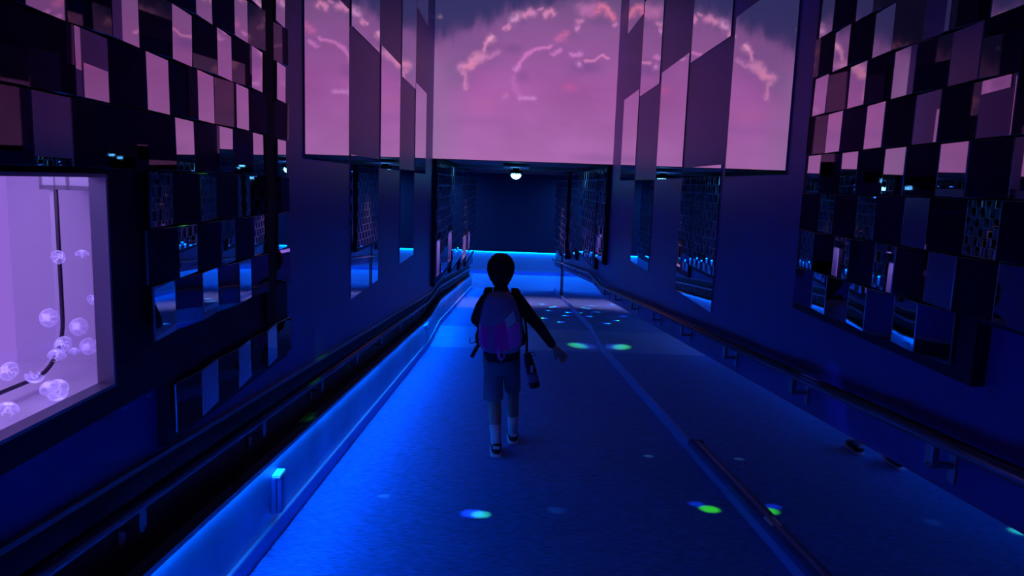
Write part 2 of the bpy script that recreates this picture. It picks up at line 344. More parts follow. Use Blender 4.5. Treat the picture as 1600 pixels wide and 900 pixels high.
# ================================================================ TILED MIRROR PANELS
PIT = .151
def tile_mesh(w, h, e, mk='tmirror'):
    bm = BM()
    q = [[bm.verts.new((x, sy*(w/2-i), sz*(h/2-i))) for sy, sz in ((-1, -1), (1, -1), (1, 1), (-1, 1))] for x, i in ((-.003, 0), (0, 0), (.003, e))]
    for A, B in zip(q, q[1:]):
        for k in range(4): bm.faces.new((A[k], A[(k+1) % 4], B[(k+1) % 4], B[k])).material_index = 1
    bm.faces.new(q[0]).material_index = 1; bm.faces.new(q[2]).material_index = 0
    bmesh.ops.recalc_face_normals(bm, faces=bm.faces)
    me = bpy.data.meshes.new('mirror_tile'); bm.to_mesh(me); bm.free(); me.materials.append(M[mk]); me.materials.append(M['medge']); return me
TM = tile_mesh(.153, .147, .0012); TMD = tile_mesh(.153, .147, .0012, 'dimmed_mirror'); TMF = tile_mesh(.152, .145, .0035)
def tiled(name, label, side, y0, y1, zb, zt, cells, depth=.05, boards=None, tilt=5.0, back=0):
    TM_ = TMF if y0 > 9 else TM
    """cells: list of (yc, zc, kind) with kind 1 turned towards the screen, 0 turned away"""
    s = 1 if side == 'left' else -1; x = XL if side == 'left' else XR
    root = thing(name, label, 'mirror panel', (x, (y0+y1)/2, zb), 'tiled mirror panels')
    bm = BM()
    for (a, b, c, d) in (boards or [(y0, y1, zb, zt)]): box(bm, min(x+s*back, x+s*(depth-.012)), max(x+s*back, x+s*(depth-.012)), a, b, c, d)
    new('backing_board', bm, M['board'], root)
    cells = sorted(cells, key=lambda c: c[0]); rest = cells[100:]; cells = cells[:100]
    base = bpy.data.objects.new('mirror_tile', TM_)
    fx = x+s*(depth+.005)-root.location.x
    def place(yc, zc, k):
        th = math.radians((tilt if k else -tilt)+random.gauss(0, .35)); ph = math.radians(random.gauss(0, .45))
        return Matrix.Translation((fx, yc-root.location.y, zc-root.location.z)) @ Matrix.Rotation(s*th, 4, 'Z') @ Matrix.Rotation(ph, 4, 'Y') @ (Matrix.Identity(4) if s > 0 else Matrix.Rotation(math.pi, 4, 'Z'))
    for n, c in enumerate(cells):
        o = base if n == 0 else base.copy()
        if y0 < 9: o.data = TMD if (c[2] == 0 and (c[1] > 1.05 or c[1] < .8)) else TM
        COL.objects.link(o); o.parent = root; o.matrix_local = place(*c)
    if rest:
        bm = BM()
        for c in rest:
            b2 = BM(); b2.from_mesh(TM_); b2.transform(place(*c)); me = bpy.data.meshes.new('t'); b2.to_mesh(me); b2.free(); bm.from_mesh(me); bpy.data.meshes.remove(me)
        me = bpy.data.meshes.new('mirror_tiles'); bm.to_mesh(me); bm.free(); me.materials.append(M['tmirror']); me.materials.append(M['medge'])
        o = bpy.data.objects.new('mirror_tiles', me); COL.objects.link(o); o.parent = root; o['kind'] = 'stuff'
    return root
# near left, main field round the tank
PL, YL0 = .154, 1.923
cells = []
for k in range(-5, 6):
    for r in range(-3, 7):
        if k < 0 and r < 0: continue
        if k < -4 and r > 4: continue
        cells.append((YL0+(k+.5)*PL, 1.35+(r+.5)*PIT, 1 if (k+r) % 2 == 0 and r < 0 else 1 if (k+r) % 2 == 1 and r >= 0 else 0))
# rows below the eye line keep the same chessboard: row -1 has k even
cells = [(y, z, 1 if (round((y-YL0)/PL-.5)+round((z-1.35)/PIT-.5)) % 2 == 1 else 0) for y, z, _ in cells]
cells = [(y, z, 0 if (r_ := round((z-1.35)/PIT-.5)) == 0 and (k_ := round((y-YL0)/PL-.5)) in (-1, -5) or (round((z-1.35)/PIT-.5) == 1 and round((y-YL0)/PL-.5) == -4) else k) for y, z, k in cells]
tiled('tile_panel', 'large tiled mirror panel around the lit jellyfish tank on the left wall', 'left', -.6, 2.86, .76, 2.42, cells,
      boards=[(-.6, .95, .76, 2.42), (.95, 1.733, .76, .831), (.95, 1.733, 1.339, 2.42), (1.733, 2.86, .76, 2.42)], back=.022)
# black post between the two boards
bm = BM(); box(bm, XL+.001, XL+.05, 2.864, 2.985, .76, 2.42); tag(new('black_post', bm, M['black'], loc=(XL, 2.92, .66)), 'narrow black post right of the tank panel tiles, before the tile strip', 'post')
# lower row and the strip beyond the post
cells = [(YL0+(k+.5)*.1555, .68, 1 if k % 2 == 0 else 0) for k in range(1, 8)]
cells = [(y, .665, k) for y, _, k in cells]
cells += [(3.085, .665+PIT*(r), r % 2) for r in range(2, 12)]
tiled('tile_panel', 'low strip of mirror tiles under the tank panel, rising beside the black post', 'left', 2.05, 3.20, .56, 2.42, cells, depth=.04,
      boards=[(2.05, 2.99, .56, .755), (2.99, 3.20, .56, 2.42)])
# near right
YR0 = 3.03; PR = .155
cells = []
for j in range(0, 11):
    for r in range(-3, 7):
        if j > 6 and r < -2: continue
        if j > 8 and r > 4: continue
        cells.append((YR0-(j+.5)*PR, 1.35+(r+.5)*PIT, 1 if (j+r) % 2 == 0 else 0))
# brightest odd one beside the edge
tiled('tile_panel', 'large tiled mirror panel on the right wall facing the jellyfish tank', 'right', -.6, 3.09, .87, 2.42, sorted(cells, key=lambda c: -c[0]),
      boards=[(1.865, 3.09, .865, 2.42), (-.6, 1.865, 1.035, 2.42)])

# far panels beyond the screen
def far_panel(label, side, y0, y1, zb, depth=.055, hole=None, cols=None):
    zt = 1.62; cells = []
    n = int((y1-y0-.04)/.155); w = (y1-y0-.04)/n
    top = zt-.04; rows = int((top-zb-.02)/PIT)
    for k in range(n):
        for r in range(rows):
            yc = y0+.02+(k+.5)*w; zc = top-(r+.5)*PIT
            if hole and any(h[0]-.1 < yc < h[1]+.1 and h[2]-.09 < zc < h[3]+.09 for h in hole): continue
            cells.append((yc, zc, (k+r) % 2))
    boards = None
    if hole:
        boards = []; br = sorted([y0, y1]+[v for h in hole for v in h[:2]])
        for a, b in zip(br, br[1:]):
            h = [q for q in hole if q[0] <= a+1e-6 and q[1] >= b-1e-6]
            if h: boards += [(a, b, zb, h[0][2]), (a, b, h[0][3], zt)]
            else: boards.append((a, b, zb, zt))
    tiled('tile_panel', label, side, y0, y1, zb, zt, cells, depth, boards)
H = HOLES
far_panel('first tiled mirror panel past the screen on the left, with two lit tanks', 'left', 9.37, 11.95, .0, hole=[H[1], H[2]])
far_panel('second tiled mirror panel past the screen on the left wall', 'left', 11.97, 14.0, -.14)
far_panel('third tiled mirror panel past the screen on the left, holding a lit tank', 'left', 14.02, 16.0, -.34, hole=[H[3]])
far_panel('farthest tiled mirror panel on the left wall, beside the end landing', 'left', 16.02, 19.6, -.50, hole=[H[4]])
far_panel('first tiled mirror panel past the screen on the right wall', 'right', 9.37, 10.32, .35)
far_panel('second tiled mirror panel past the screen on the right, one step lower', 'right', 10.34, 13.3, .18)
far_panel('third tiled mirror panel on the right, just before the proud black post', 'right', 13.32, 15.0, .0)
far_panel('thick tiled mirror panel standing proud of the right wall far down the ramp', 'right', 15.02, 17.6, -.16, depth=.12)
far_panel('farthest tiled mirror panel on the right wall, beside the end landing', 'right', 17.62, 19.9, -.34)

# ================================================================ JELLYFISH TANKS
def tank(label, h, ybeh, zbeh, depth, big):
    a, b, z0, z1 = h; xf = XL+.055
    root = thing('jellyfish_tank', label, 'aquarium', (XL, (a+b)/2, z0), 'lit jellyfish tanks in the left wall')
    x1 = XL+.02 if big else XL-.035; x0 = x1-depth-(.055 if big else 0)
    ya, yb = ybeh; za, zb = zbeh
    bm = BM(); t = .015
    box(bm, x0-t, x1, ya-t, ya, za-t, zb+t); box(bm, x0-t, x1, yb, yb+t, za-t, zb+t)
    box(bm, x0-t, x1, ya, yb, za-t, za); box(bm, x0-t, x1, ya, yb, zb, zb+t)
    new('tank_box', bm, M['tank'], root)
    bm = BM(); box(bm, x0-t, x0, ya, yb, za, zb)
    new('light_panel', bm, emat('backlight_near' if big else 'backlight_far', (.30, .14, .66) if big else (.26, .10, .80), 1.0 if big else 1.5), root)
    bm = BM(); e = .008
    for q in ((a, a+e, z0, z1), (b-e, b, z0, z1), (a+e, b-e, z0, z0+e), (a+e, b-e, z1-e, z1)): box(bm, x1-.002, xf+.003, *q)
    new('frame', bm, M['tframe'], root)
    bm = BM(); box(bm, x1-.006, x1-.002, a, b, z0, z1); new('glass', bm, M['glass'], root)
    arealight('tank_lamp', ((x0+x1)/2, (ya+yb)/2, zb-.01), (0, 0, 0), depth*.8, (yb-ya)*.8, (.55, .40, 1), 2.4 if big else 4.5)
    return root
t0 = tank('big glowing purple jellyfish tank at the left edge of the view', (.95, 1.733, .831, 1.339), (.72, 2.14), (.775, 1.42), .42, True)
# rounded drum edge inside the tank, and the overflow box in the corner
bm = BM(); xe = -1.2; r = .13; yr, zb = 1.955, .815; pts = [(xe, yr, 1.42), (xe, yr, zb+r)]
for k in range(1, 10): a = k/9*math.pi/2; pts.append((xe, yr-r+r*math.cos(a), zb+r-r*math.sin(a)))
pts.append((xe, .75, zb)); pts = pts
tube(bm, pts, .0055, 8); new('drum_edge', bm, M['gasket'], t0, True)
bm = BM(); n = len(pts)
A = [bm.verts.new(p) for p in pts]; B = [bm.verts.new((p[0]-.02, p[1]+.004, p[2]-.004)) for p in pts]
for i in range(n-1): bm.faces.new((A[i], A[i+1], B[i+1], B[i]))
new('drum_wall', bm, M['acryl'], t0, True)
bm = BM(); y0, y1, z0_, z1_ = 1.95, 2.13, 1.292, 1.42
box(bm, -1.24, -1.10, y0, y1, z0_, z0_+.012); box(bm, -1.24, -1.232, y0, y1, z0_, z1_); box(bm, -1.108, -1.10, y0, y1, z0_, z1_); box(bm, -1.24, -1.10, y0, y0+.008, z0_, z1_); box(bm, -1.17, -1.16, y0, y1, z0_, z1_)
tube(bm, [(-1.14, y0+.13, z0_+.02), (-1.14, y0+.13, z1_)], .02, 12)
new('overflow_box', bm, M['acryl'], t0)
tank('narrow lit tank just past the screen on the left, nearest of the far ones', H[1], (9.45, 9.95), (.07, .61), .3, False)
tank('second lit tank past the screen on the left wall', H[2], (11.17, 11.89), (.06, .60), .3, False)
tank('third lit tank down the left wall, past the notched panels', H[3], (14.67, 15.73), (-.25, .25), .3, False)
tank('last and farthest lit tank on the left wall', H[4], (16.42, 17.23), (-.23, .25), .3, False)

def jelly_mesh(R, arms=True, seed=0):
    rr = random.Random(seed); bm = BM(); nu, nv = 48, 10; rings = []
    for v in range(nv+1):
        a = v/nv*math.pi*.56
        ring = []
        for u in range(nu):
            p = u/nu*2*math.pi; sc = 1+(.05*math.cos(p*8) if v >= nv-1 else 0)
            ring.append(bm.verts.new((R*math.sin(a)*math.cos(p)*sc, R*math.sin(a)*math.sin(p)*sc, R*.82*math.cos(a))))
        rings.append(ring)
    for A, B in zip(rings, rings[1:]):
        for u in range(nu): bm.faces.new((A[u], A[(u+1) % nu], B[(u+1) % nu], B[u]))
    bmesh.ops.remove_doubles(bm, verts=bm.verts, dist=1e-6)
    ar = BM()
    for k in range(4):
        p = k*math.pi/2+.4; n = 9; prev = None
        for i in range(n+1):
            t = i/n; rad = R*(.12+.55*t); z = R*(.35-.9*t); w = R*(.10+.05*math.sin(i*2.1)); wob = .35*math.sin(i*1.7+k)
            c = Vector((rad*math.cos(p+wob), rad*math.sin(p+wob), z)); d = Vector((-math.sin(p), math.cos(p), 0))*w
            q = (ar.verts.new(c-d), ar.verts.new(c+d))
            if prev: ar.faces.new((prev[0], prev[1], q[1], q[0]))
            prev = q
    # four-leafed mark on top
    for k in range(4):
        p = k*math.pi/2+.8; pts = [Vector((R*.28*math.cos(p)+R*.15*math.cos(a), R*.28*math.sin(p)+R*.15*math.sin(a), R*.6)) for a in [j/10*2*math.pi for j in range(11)]]
        tube(ar, pts, R*.035, 5)
    return bm, ar
JJ = [((-1.17, 1.90, 1.12), .021, 'small pale jellyfish high against the dark drum edge', (0, 1, .2)), ((-1.2, 2.06, 1.11), .02, 'faint jellyfish half hidden behind the tank frame, high up', (0, 0, 1)),
      ((-1.2, 1.898, .96), .028, 'round jellyfish left of the drum edge with frilled right side', (0, -1, .2)), ((-1.16, 1.96, .925), .028, 'large jellyfish right of the drum edge near the tank frame', (0, -1, .3)),
      ((-1.10, 1.79, .915), .025, 'jellyfish showing its flower-like underside over the drum edge', (-1, .3, .3)), ((-1.14, 1.825, .877), .024, 'smooth jellyfish just under the flower-faced one', (.2, 0, 1)),
      ((-1.2, 2.0, .845), .016, 'tiny jellyfish right of the drum edge bend', (0, 0, 1)), ((-1.19, 1.72, .862), .027, 'jellyfish at the very left edge with starry arms', (-1, .2, .2)),
      ((-1.17, 1.78, .835), .025, 'faint jellyfish resting on the drum bottom with raised arms', (0, -.4, -1)), ((-1.12, 1.755, .812), .024, 'left jellyfish of the touching pair near the tank bottom', (0, -.5, .8)),
      ((-1.12, 1.795, .806), .026, 'right jellyfish of the touching pair near the tank bottom', (0, .5, .6)), ((-1.09, 1.74, .805), .026, 'lowest jellyfish, pale, nearest the front sill', (.3, 0, -1)),
      ((-1.2, 2.07, .845), .028, 'frilled jellyfish close to the right side of the tank', (0, -1, .1)), ((-1.13, 1.62, .80), .026, 'dim jellyfish lying on the tank floor at far left', (.1, .1, 1)), ((-1.2, 2.10, .975), .018, 'little jellyfish at the right end, level with the round one', (0, 1, .4))]
for i, (p, R, lab, ax) in enumerate(JJ):
    root = thing('moon_jellyfish', lab, 'jellyfish', p, 'jellyfish in the near tank')
    R *= .86; b, a = jelly_mesh(R, seed=i)
    q = Vector(ax).to_track_quat('Z', 'Y').to_matrix().to_4x4(); mt = Matrix.Translation(p) @ q
    b.transform(mt); a.transform(mt)
    new('bell', b, M['jelly'], root, True); new('oral_arms', a, M['jarm'], root, True)

# ================================================================ HANDRAILS
def rail_path(x, h, ya, yb):
    ys = [ya]
    for yk in (Y1, Y2, Y3):
        if ya < yk < yb: ys += [yk-.12, yk, yk+.12]
    ys.append(yb); return [(x, y, (zf(y)+h)) for y in ys]
def handrail(name, label, x, xw, h, ya, yb, braks, capx):
    root = thing(name, label, 'handrail', (xw, 5, zf(5)+h))
    bm = BM(); tube(bm, rail_path(x, h, ya, yb), .019, 12); new('rail_tube', bm, M['rail'], root, True)
    bm = BM(); pts = rail_path(x, h+.019, ya, yb); tube(bm, pts, [(.014, .004)]*len(pts), 8); new('rail_cap', bm, M['woodrail'], root, True)
    s = 1 if xw > x else -1
    for y in braks:
        z = zf(y)+h; bm = BM()
        box(bm, x-.008, x+.008, y-.02, y+.02, z-.075, z-.012); box(bm, min(x-.008*s, xw), max(x-.008*s, xw), y-.008, y+.008, z-.083, z-.069)
        box(bm, min(xw, xw-s*.006), max(xw, xw-s*.006), y-.018, y+.018, z-.125, z-.045)
        new('bracket', bm, M['rail'], root)
handrail('handrail', 'handrail on brackets in the dark recess above the lit left panel', XL-.03, XL-.09, .575, -3, Y3, [-1, 0, 1, 1.99, 3.03, 4.0, 4.95, 5.9, 6.9, 7.9, 8.9, 10, 11, 12, 13, 14, 15, 16, 17, 18, 19], 0)
handrail('handrail', 'handrail mounted on brackets along the right wall above the reflecting panel', XR-.065, XR, .855, -3, Y3+.3, [-1, 0, 1, 1.95, 2.95, 3.9, 4.9, 5.9, 6.95, 8.05, 9.0, 10, 11, 12, 13, 14, 15, 16, 17, 18, 19, 19.8], 0)

# ================================================================ SMALL THINGS
# box with a clear glowing top on the left kick panel
root = thing('junction_light', 'upright metal box with lit clear top on the left kick panel', 'light fitting', (XL, 3.1, -.13))
bm = BM(); box(bm, XL-.008, XL+.012, 3.06, 3.15, -.125, .038, 0, .003); new('housing', bm, M['chrome'], root)
bm = BM(); box(bm, XL+.012, XL+.032, 3.075, 3.125, -.125, .038, 0, .003); new('front_cover', bm, M['chrome'], root)
bm = BM(); box(bm, XL-.006, XL+.03, 3.065, 3.145, .0385, .052, 0, .002); new('clear_top', bm, mat('clear_lens', (.3, .8, .95), .2, emit=(.05, .55, 1), estr=.22), root)
root = thing('access_panel', 'small metal access door in the left kick panel near the first landing', 'panel', (XL, 8.95, zf(8.95)+.1))
bm = BM(); follow(bm, XL-.008, XL+.002, .10, .33, 8.72, 9.2); new('door_plate', bm, M['steel'], root)
bm = BM(); follow(bm, XL+.002, XL+.02, .285, .325, 8.93, 8.97); new('latch', bm, M['chrome'], root)
for i, (y, z) in enumerate(((1.86, .752), (1.99, .745))):
    bm = BM(); ball(bm, (XL+.008, y, z-.01), (.010, .012, .012), 12); box(bm, XL, XL+.005, y-.01, y+.01, z-.02, z, 0)
    tag(new('knob', bm, M['chrome'], smooth=False, loc=(XL, y, z)), ('left' if i == 0 else 'right')+' one of the two small knobs below the tank panel corner', 'knob', 'knobs under the tank panel')
# clear channel lying on the right baseboard
root = thing('cable_channel', 'long clear-topped metal channel lying along the right baseboard', 'cable channel', (XR-.03, 2.5, zf(2.5)+.085))
bm = BM(); follow(bm, XR-.014, XR-.004, .085, .125, .2, 4.55); new('channel_back', bm, M['chrome'], root)
bm = BM(); follow(bm, XR-.045, XR-.014, .085, .118, .2, 4.55); new('channel_cover', bm, M['lens'], root)
bm = BM(); follow(bm, XR-.048, XR-.004, .083, .128, 4.55, 4.6); new('end_cap', bm, M['lens'], root)
bm = BM(); follow(bm, XR-.03, XR-.016, .118, .124, 3.14, 3.24); tag(new('clip', bm, M['bwhite']), 'small pale clip on top of the channel by the right baseboard', 'clip')
# dark pipe by the right panel far down
bm = BM(); tube(bm, [(XR-.022, 17.1, zf(17.1)), (XR-.022, 17.1, -.2)], .015, 10); tag(new('conduit_pipe', bm, M['black'], smooth=True, loc=(XR-.03, 17.1, zf(17.1))), 'thin dark upright pipe by the right wall far down the ramp', 'pipe')

def party_light(label, x, y, zc, plate=True):
    root = thing('party_light', label, 'lamp', (x, y, zc))
    if plate: bm = BM(); box(bm, x-.20, x+.20, y-.7, y+.55, zc-.012, zc, 0, .004); new('mounting_plate', bm, mat('plate', (.45, .5, .6), .4), root)
    zc2 = zc-.012 if plate else zc
    bm = BM(); tube(bm, [(x, y, zc2), (x, y, zc2-.03), (x, y, zc2-.035), (x, y, zc2-.085)], [.05, .05, .11, .10], 24); new('lamp_base', bm, M['black'], root, False)
    bm = BM(); R = .088; c = zc2-.088; nu, nv = 24, 7; rings = []
    for v in range(nv): a = v/(nv)*math.pi/2; rings.append([bm.verts.new((x+R*math.cos(a)*math.cos(u/nu*2*math.pi), y+R*math.cos(a)*math.sin(u/nu*2*math.pi), c-R*math.sin(a))) for u in range(nu)])
    tip = bm.verts.new((x, y, c-R))
    for A, B in zip(rings, rings[1:]):
        for u in range(nu): bm.faces.new((A[u], A[(u+1) % nu], B[(u+1) % nu], B[u]))
    for u in range(nu): bm.faces.new((rings[-1][u], rings[-1][(u+1) % nu], tip))
    new('dome', bm, emat('dome_glow', (.11, .62, 1), DOME_POW), root)
    bm = BM()
    for k in range(12): a = k/12*2*math.pi; box(bm, x+.09*math.cos(a)-.008, x+.09*math.cos(a)+.008, y+.09*math.sin(a)-.008, y+.09*math.sin(a)+.008, c-.02, c+.004)
    new('dome_clips', bm, M['black'], root)
    return Vector((x, y, c-R-.01))
src = party_light('party lamp with cyan glowing dome hanging under the low ceiling', .06, 12.0, 1.60)
bm = BM(); box(bm, XL, XR, 12.9, 13.05, 1.58, 1.64); struct(new('trim_6', bm, M['rail']))
bm = BM(); box(bm, XL, XR, 16.9, 17.05, 1.57, 1.64); struct(new('trim_7', bm, M['rail']))
src2 = party_light('party lamp on the ceiling of the high hall above the boy', .2, 5.2, 4.60)
G, Cc, Bb = (.1, 1, .15), (.0, .8, .8), (.02, .1, 1)
def dot(s, x, y, z, col, half, power): spotdot(s, (x, y, z), col, half, power*(3.5 if s is src2 else 1))
for x, y, c1 in ((.71, 15.39, Cc), (.87, 14.65, Cc), (.95, 14.84, G), (.77, 13.89, Cc), (1.01, 12.95, Cc), (.6, 12.36, G), (.84, 11.81, Cc), (.35, 13.2, Bb), (.2, 15.9, Cc), (1.12, 13.6, Cc)):
    dot(src, x, y, zf(y), c1, .015, 4200); dot(src, x+.06, y, zf(y), Bb, .016, 2200)
dot(src, .95, 9.66, zf(9.5), G, .044, 520); dot(src, 1.04, 9.66, zf(9.5), (.05, .15, 1), .05, 250)
dot(src2, -.10, 3.47, zf(3.47), (.1, 1, .3), .012, 600); dot(src2, -.145, 3.48, zf(3.47), Bb, .014, 700)
dot(src2, 1.09, 3.65, zf(3.65), (.12, 1, .0), .013, 700); dot(src2, 1.04, 3.72, zf(3.65), Bb, .011, 200)
dot(src2, .28, 3.56, zf(3.56), (.1, .35, 1), .012, 40); dot(src2, -.62, 3.69, zf(3.69), (.1, .6, 1), .005, 130); dot(src2, -.30, 7.83, zf(7.83), (0, .7, 1), .012, 70); dot(src2, .95, 4.6, zf(4.6), (.5, .7, .9), .006, 50)
dot(src2, XL-.05, 3.75, .17, (.05, 1, .1), .02, 80); dot(src2, XL-.05, 3.85, .13, (.05, 1, .1), .012, 60); dot(src2, XR, 2.62, .42, (.03, .05, 1), .022, 110); dot(src2, XR, 2.68, .62, (.03, .05, 1), .012, 120)
dot(src2, XL+.05, 2.18, 1.25, (.1, 1, .1), .012, 200)

# added fill lights: hidden blue ones round the corner, pink ones over the lower ramp
for sx in (-1, 1): arealight('added_passage_fill', (sx*2.6, 21.7, 1.55), (0, 0, 0), 1.6, 1.2, (.03, .20, 1), 125)
for i, (x, y, p) in enumerate(((.75, 16.0, 240), (-.60, 15.2, 150))):
    root = thing('added_downlight', 'added small flush pink downlight in the low ceiling, %s one over the lower ramp' % ('right' if i == 0 else 'left'), 'lamp', (x, y, 1.64))
    bm = BM(); tube(bm, [(x, y, 1.64), (x, y, 1.625)], [.05, .045], 20); new('trim_ring', bm, M['black'], root)
    l = bpy.data.lights.new('fill', 'SPOT'); l.color = (1, .42, .62); l.energy = p; l.spot_size = 1.15; l.spot_blend = .9; l.shadow_soft_size = .03
    o = bpy.data.objects.new('fill', l); o.location = (x, y, 1.615); COL.objects.link(o)

root = thing('added_spotlight', 'added dim magenta fill light, out of view, on the ceiling of the high hall', 'lamp', (-.2, .8, 4.6))  # added out-of-view fill light to tint the boy's back
bm = BM(); tube(bm, [(-.2, .8, 4.6), (-.2, .9, 4.5), (-.2, 1.0, 4.4)], [.03, .05, .055], 16); new('fill_can', bm, M['black'], root)
l = bpy.data.lights.new('magenta_fill', 'SPOT'); l.color = (1, .25, .7); l.energy = 13; l.spot_size = .42; l.spot_blend = .8; l.shadow_soft_size = .03
o = bpy.data.objects.new('magenta_fill', l); o.location = (-.2, 1.02, 4.36); o.rotation_euler = (Vector((-.04, 4.5, .4))-o.location).to_track_quat('-Z', 'Y').to_euler(); COL.objects.link(o)

# ================================================================ BOY
def fuse(o, vox, sm=6, fac=.6):
    r = o.modifiers.new('fuse', 'REMESH'); r.mode = 'VOXEL'; r.voxel_size = vox; r.use_smooth_shade = True
    s = o.modifiers.new('smooth', 'SMOOTH'); s.factor = fac; s.iterations = sm
BY = 4.60; FZ = zf(4.6)
boy = thing('person', 'person, a child in dark jacket and grey shorts walking down the ramp with a backpack', 'person', (-.03, BY, FZ))
bm = BM()
# head
ball(bm, (-.052, BY+.005, .815), (.071, .088, .088), 20); ball(bm, (-.052, BY+.035, .765), (.055, .058, .055), 16)
ball(bm, (-.052, BY+.095, .785), (.009, .014, .014), 10); ball(bm, (-.052, BY+.083, .752), (.02, .01, .007), 10)   # nose, lips
ball(bm, (-.126, BY, .795), (.008, .018, .026), 10); ball(bm, (.022, BY, .795), (.008, .018, .026), 10)            # ears
limb(bm, [(-.05, BY, .75), (-.046, BY-.005, .70), (-.042, BY-.005, .655)], [.036, .034, .042])
# trunk
limb(bm, [(-.042, BY, .64), (-.04, BY, .52), (-.035, BY, .40), (-.028, BY, .27)], [(.10, .065), (.095, .07), (.085, .068), (.095, .075)])
# arms
limb(bm, [(-.135, BY, .615), (-.19, BY+.02, .49), (-.175, BY+.13, .44), (-.165, BY+.19, .45)], [.04, .03, .024, .018])
limb(bm, [(.065, BY, .615), (.14, BY, .52), (.213, BY+.0, .44), (.275, BY+.015, .355), (.312, BY+.02, .308)], [.042, .034, .029, .023, .018])
# legs
limb(bm, [(-.085, BY, .24), (-.075, BY+.015, .10), (-.066, BY+.01, -.05), (-.058, BY-.03, -.15), (-.045, BY-.075, -.31)], [.068, .058, .042, .042, .025])
limb(bm, [(.025, BY+.01, .24), (.04, BY+.06, .10), (.052, BY+.12, -.03), (.056, BY+.165, -.15), (.064, BY+.235, -.335)], [.066, .056, .041, .041, .025])
def hand(w, d, side, curl, sc=1.0):
    """w wrist, d pointing direction, side = thumb side"""
    w = Vector(w); d = Vector(d).normalized(); s = Vector(side).normalized(); s = (s-d*s.dot(d)).normalized(); n = d.cross(s).normalized()*curl
    ball(bm, w+d*.032*sc, .02*sc, 12)
    for k in (-1, -.35, .3, .95): limb(bm, [w+d*.005+s*k*.010*sc, w+d*.052*sc+s*k*.021*sc], [.0115*sc, .0095*sc], 8)
    for k, L in ((.95, .040), (.32, .047), (-.33, .044), (-.98, .034)):
        b = w+d*.052*sc+s*k*.022*sc; m = b+d*L*.5*sc+n*.004+s*k*.004; t = m+d*L*.4*sc+n*L*.35*sc+s*k*.003
        limb(bm, [b, m, t], [.0080*sc, .0072*sc, .0062*sc], 8)
    b = w+d*.018*sc+s*.02*sc; limb(bm, [b, b+d*.018*sc+s*.018*sc, b+d*.042*sc+s*.024*sc+n*.006], [.0095*sc, .0085*sc, .0068*sc], 8)
hand((.312, BY+.02, .308), (.72, .05, -.70), (-.55, .45, -.55), -1, 1.08)
hand((-.165, BY+.19, .45), (.3, 1, .15), (.2, -.1, 1), 1, .9)
# feet
for x, y, z in ((-.042, BY-.085, -.345), (.066, BY+.235, zf(BY+.25)+.035)):
    limb(bm, [(x, y, z+.02), (x-.002, y+.09, z+.005), (x-.004, y+.14, z-.005)], [.026, .026, .020], 12)
body = new('body', bm, M['skin'], boy); fuse(body, .0042, 3, .5)
for sx in (-.028, .028):
    bm = BM(); ball(bm, (-.052+sx, BY+.084, .808), .0105, 12); e = new('eye', bm, M['eyew'], boy, True)
    bm = BM(); ball(bm, (-.052+sx, BY+.0925, .808), .005, 10); new('iris', bm, M['iris'], e, True)
# hair: full cap, thick at the back
bm = BM(); ball(bm, (-.052, BY-.008, .828), (.083, .098, .087), 24); ball(bm, (-.052, BY-.03, .79), (.082, .078, .058), 18); ball(bm, (-.052, BY-.03, .855), (.074, .08, .062), 18); ball(bm, (-.052, BY-.03, .765), (.072, .062, .05), 16); ball(bm, (-.05, BY-.022, .735), (.055, .048, .042), 16)
ball(bm, (-.112, BY-.005, .80), (.022, .04, .04), 12); ball(bm, (.008, BY-.005, .80), (.022, .04, .04), 12)
rh = random.Random(4)
for k in range(150):
    a = rh.uniform(0, 2*math.pi); e = rh.uniform(-.35, 1.3); 
    p = Vector((-.052+.078*math.cos(e)*math.cos(a), BY-.01+.09*math.cos(e)*math.sin(a), .825+.083*math.sin(e)))
    if p.y > BY+.055 and p.z < .85: continue
    limb(bm, [p, p+Vector((math.cos(a)*.007, math.sin(a)*.007, -.006+.012*math.sin(e)))], [.009, .005], 6)
h = new('hair', bm, M['hair'], boy); fuse(h, .004, 1, .4)
# jacket
bm = BM()
limb(bm, [(-.045, BY-.004, .672), (-.042, BY, .635), (-.04, BY, .59), (-.04, BY, .50), (-.036, BY, .40), (-.03, BY, .29), (-.028, BY, .225)], [(.050, .048), (.085, .065), (.118, .08), (.112, .085), (.112, .085), (.118, .09), (.118, .092)], 24)
limb(bm, [(-.13, BY, .612), (-.165, BY+.005, .56), (-.197, BY+.02, .48), (-.180, BY+.12, .435), (-.172, BY+.155, .44)], [.05, .046, .038, .032, .028])
limb(bm, [(.055, BY, .615), (.10, BY, .568), (.145, BY, .515), (.213, BY, .44), (.27, BY+.012, .362), (.288, BY+.015, .338)], [.052, .046, .041, .036, .030, .029])
tube(bm, [(-.047, BY-.004, .665), (-.05, BY-.006, .705)], [(.052, .05), (.045, .045)], 20)
j = new('jacket', bm, M['jacket'], boy); fuse(j, .006, 5)
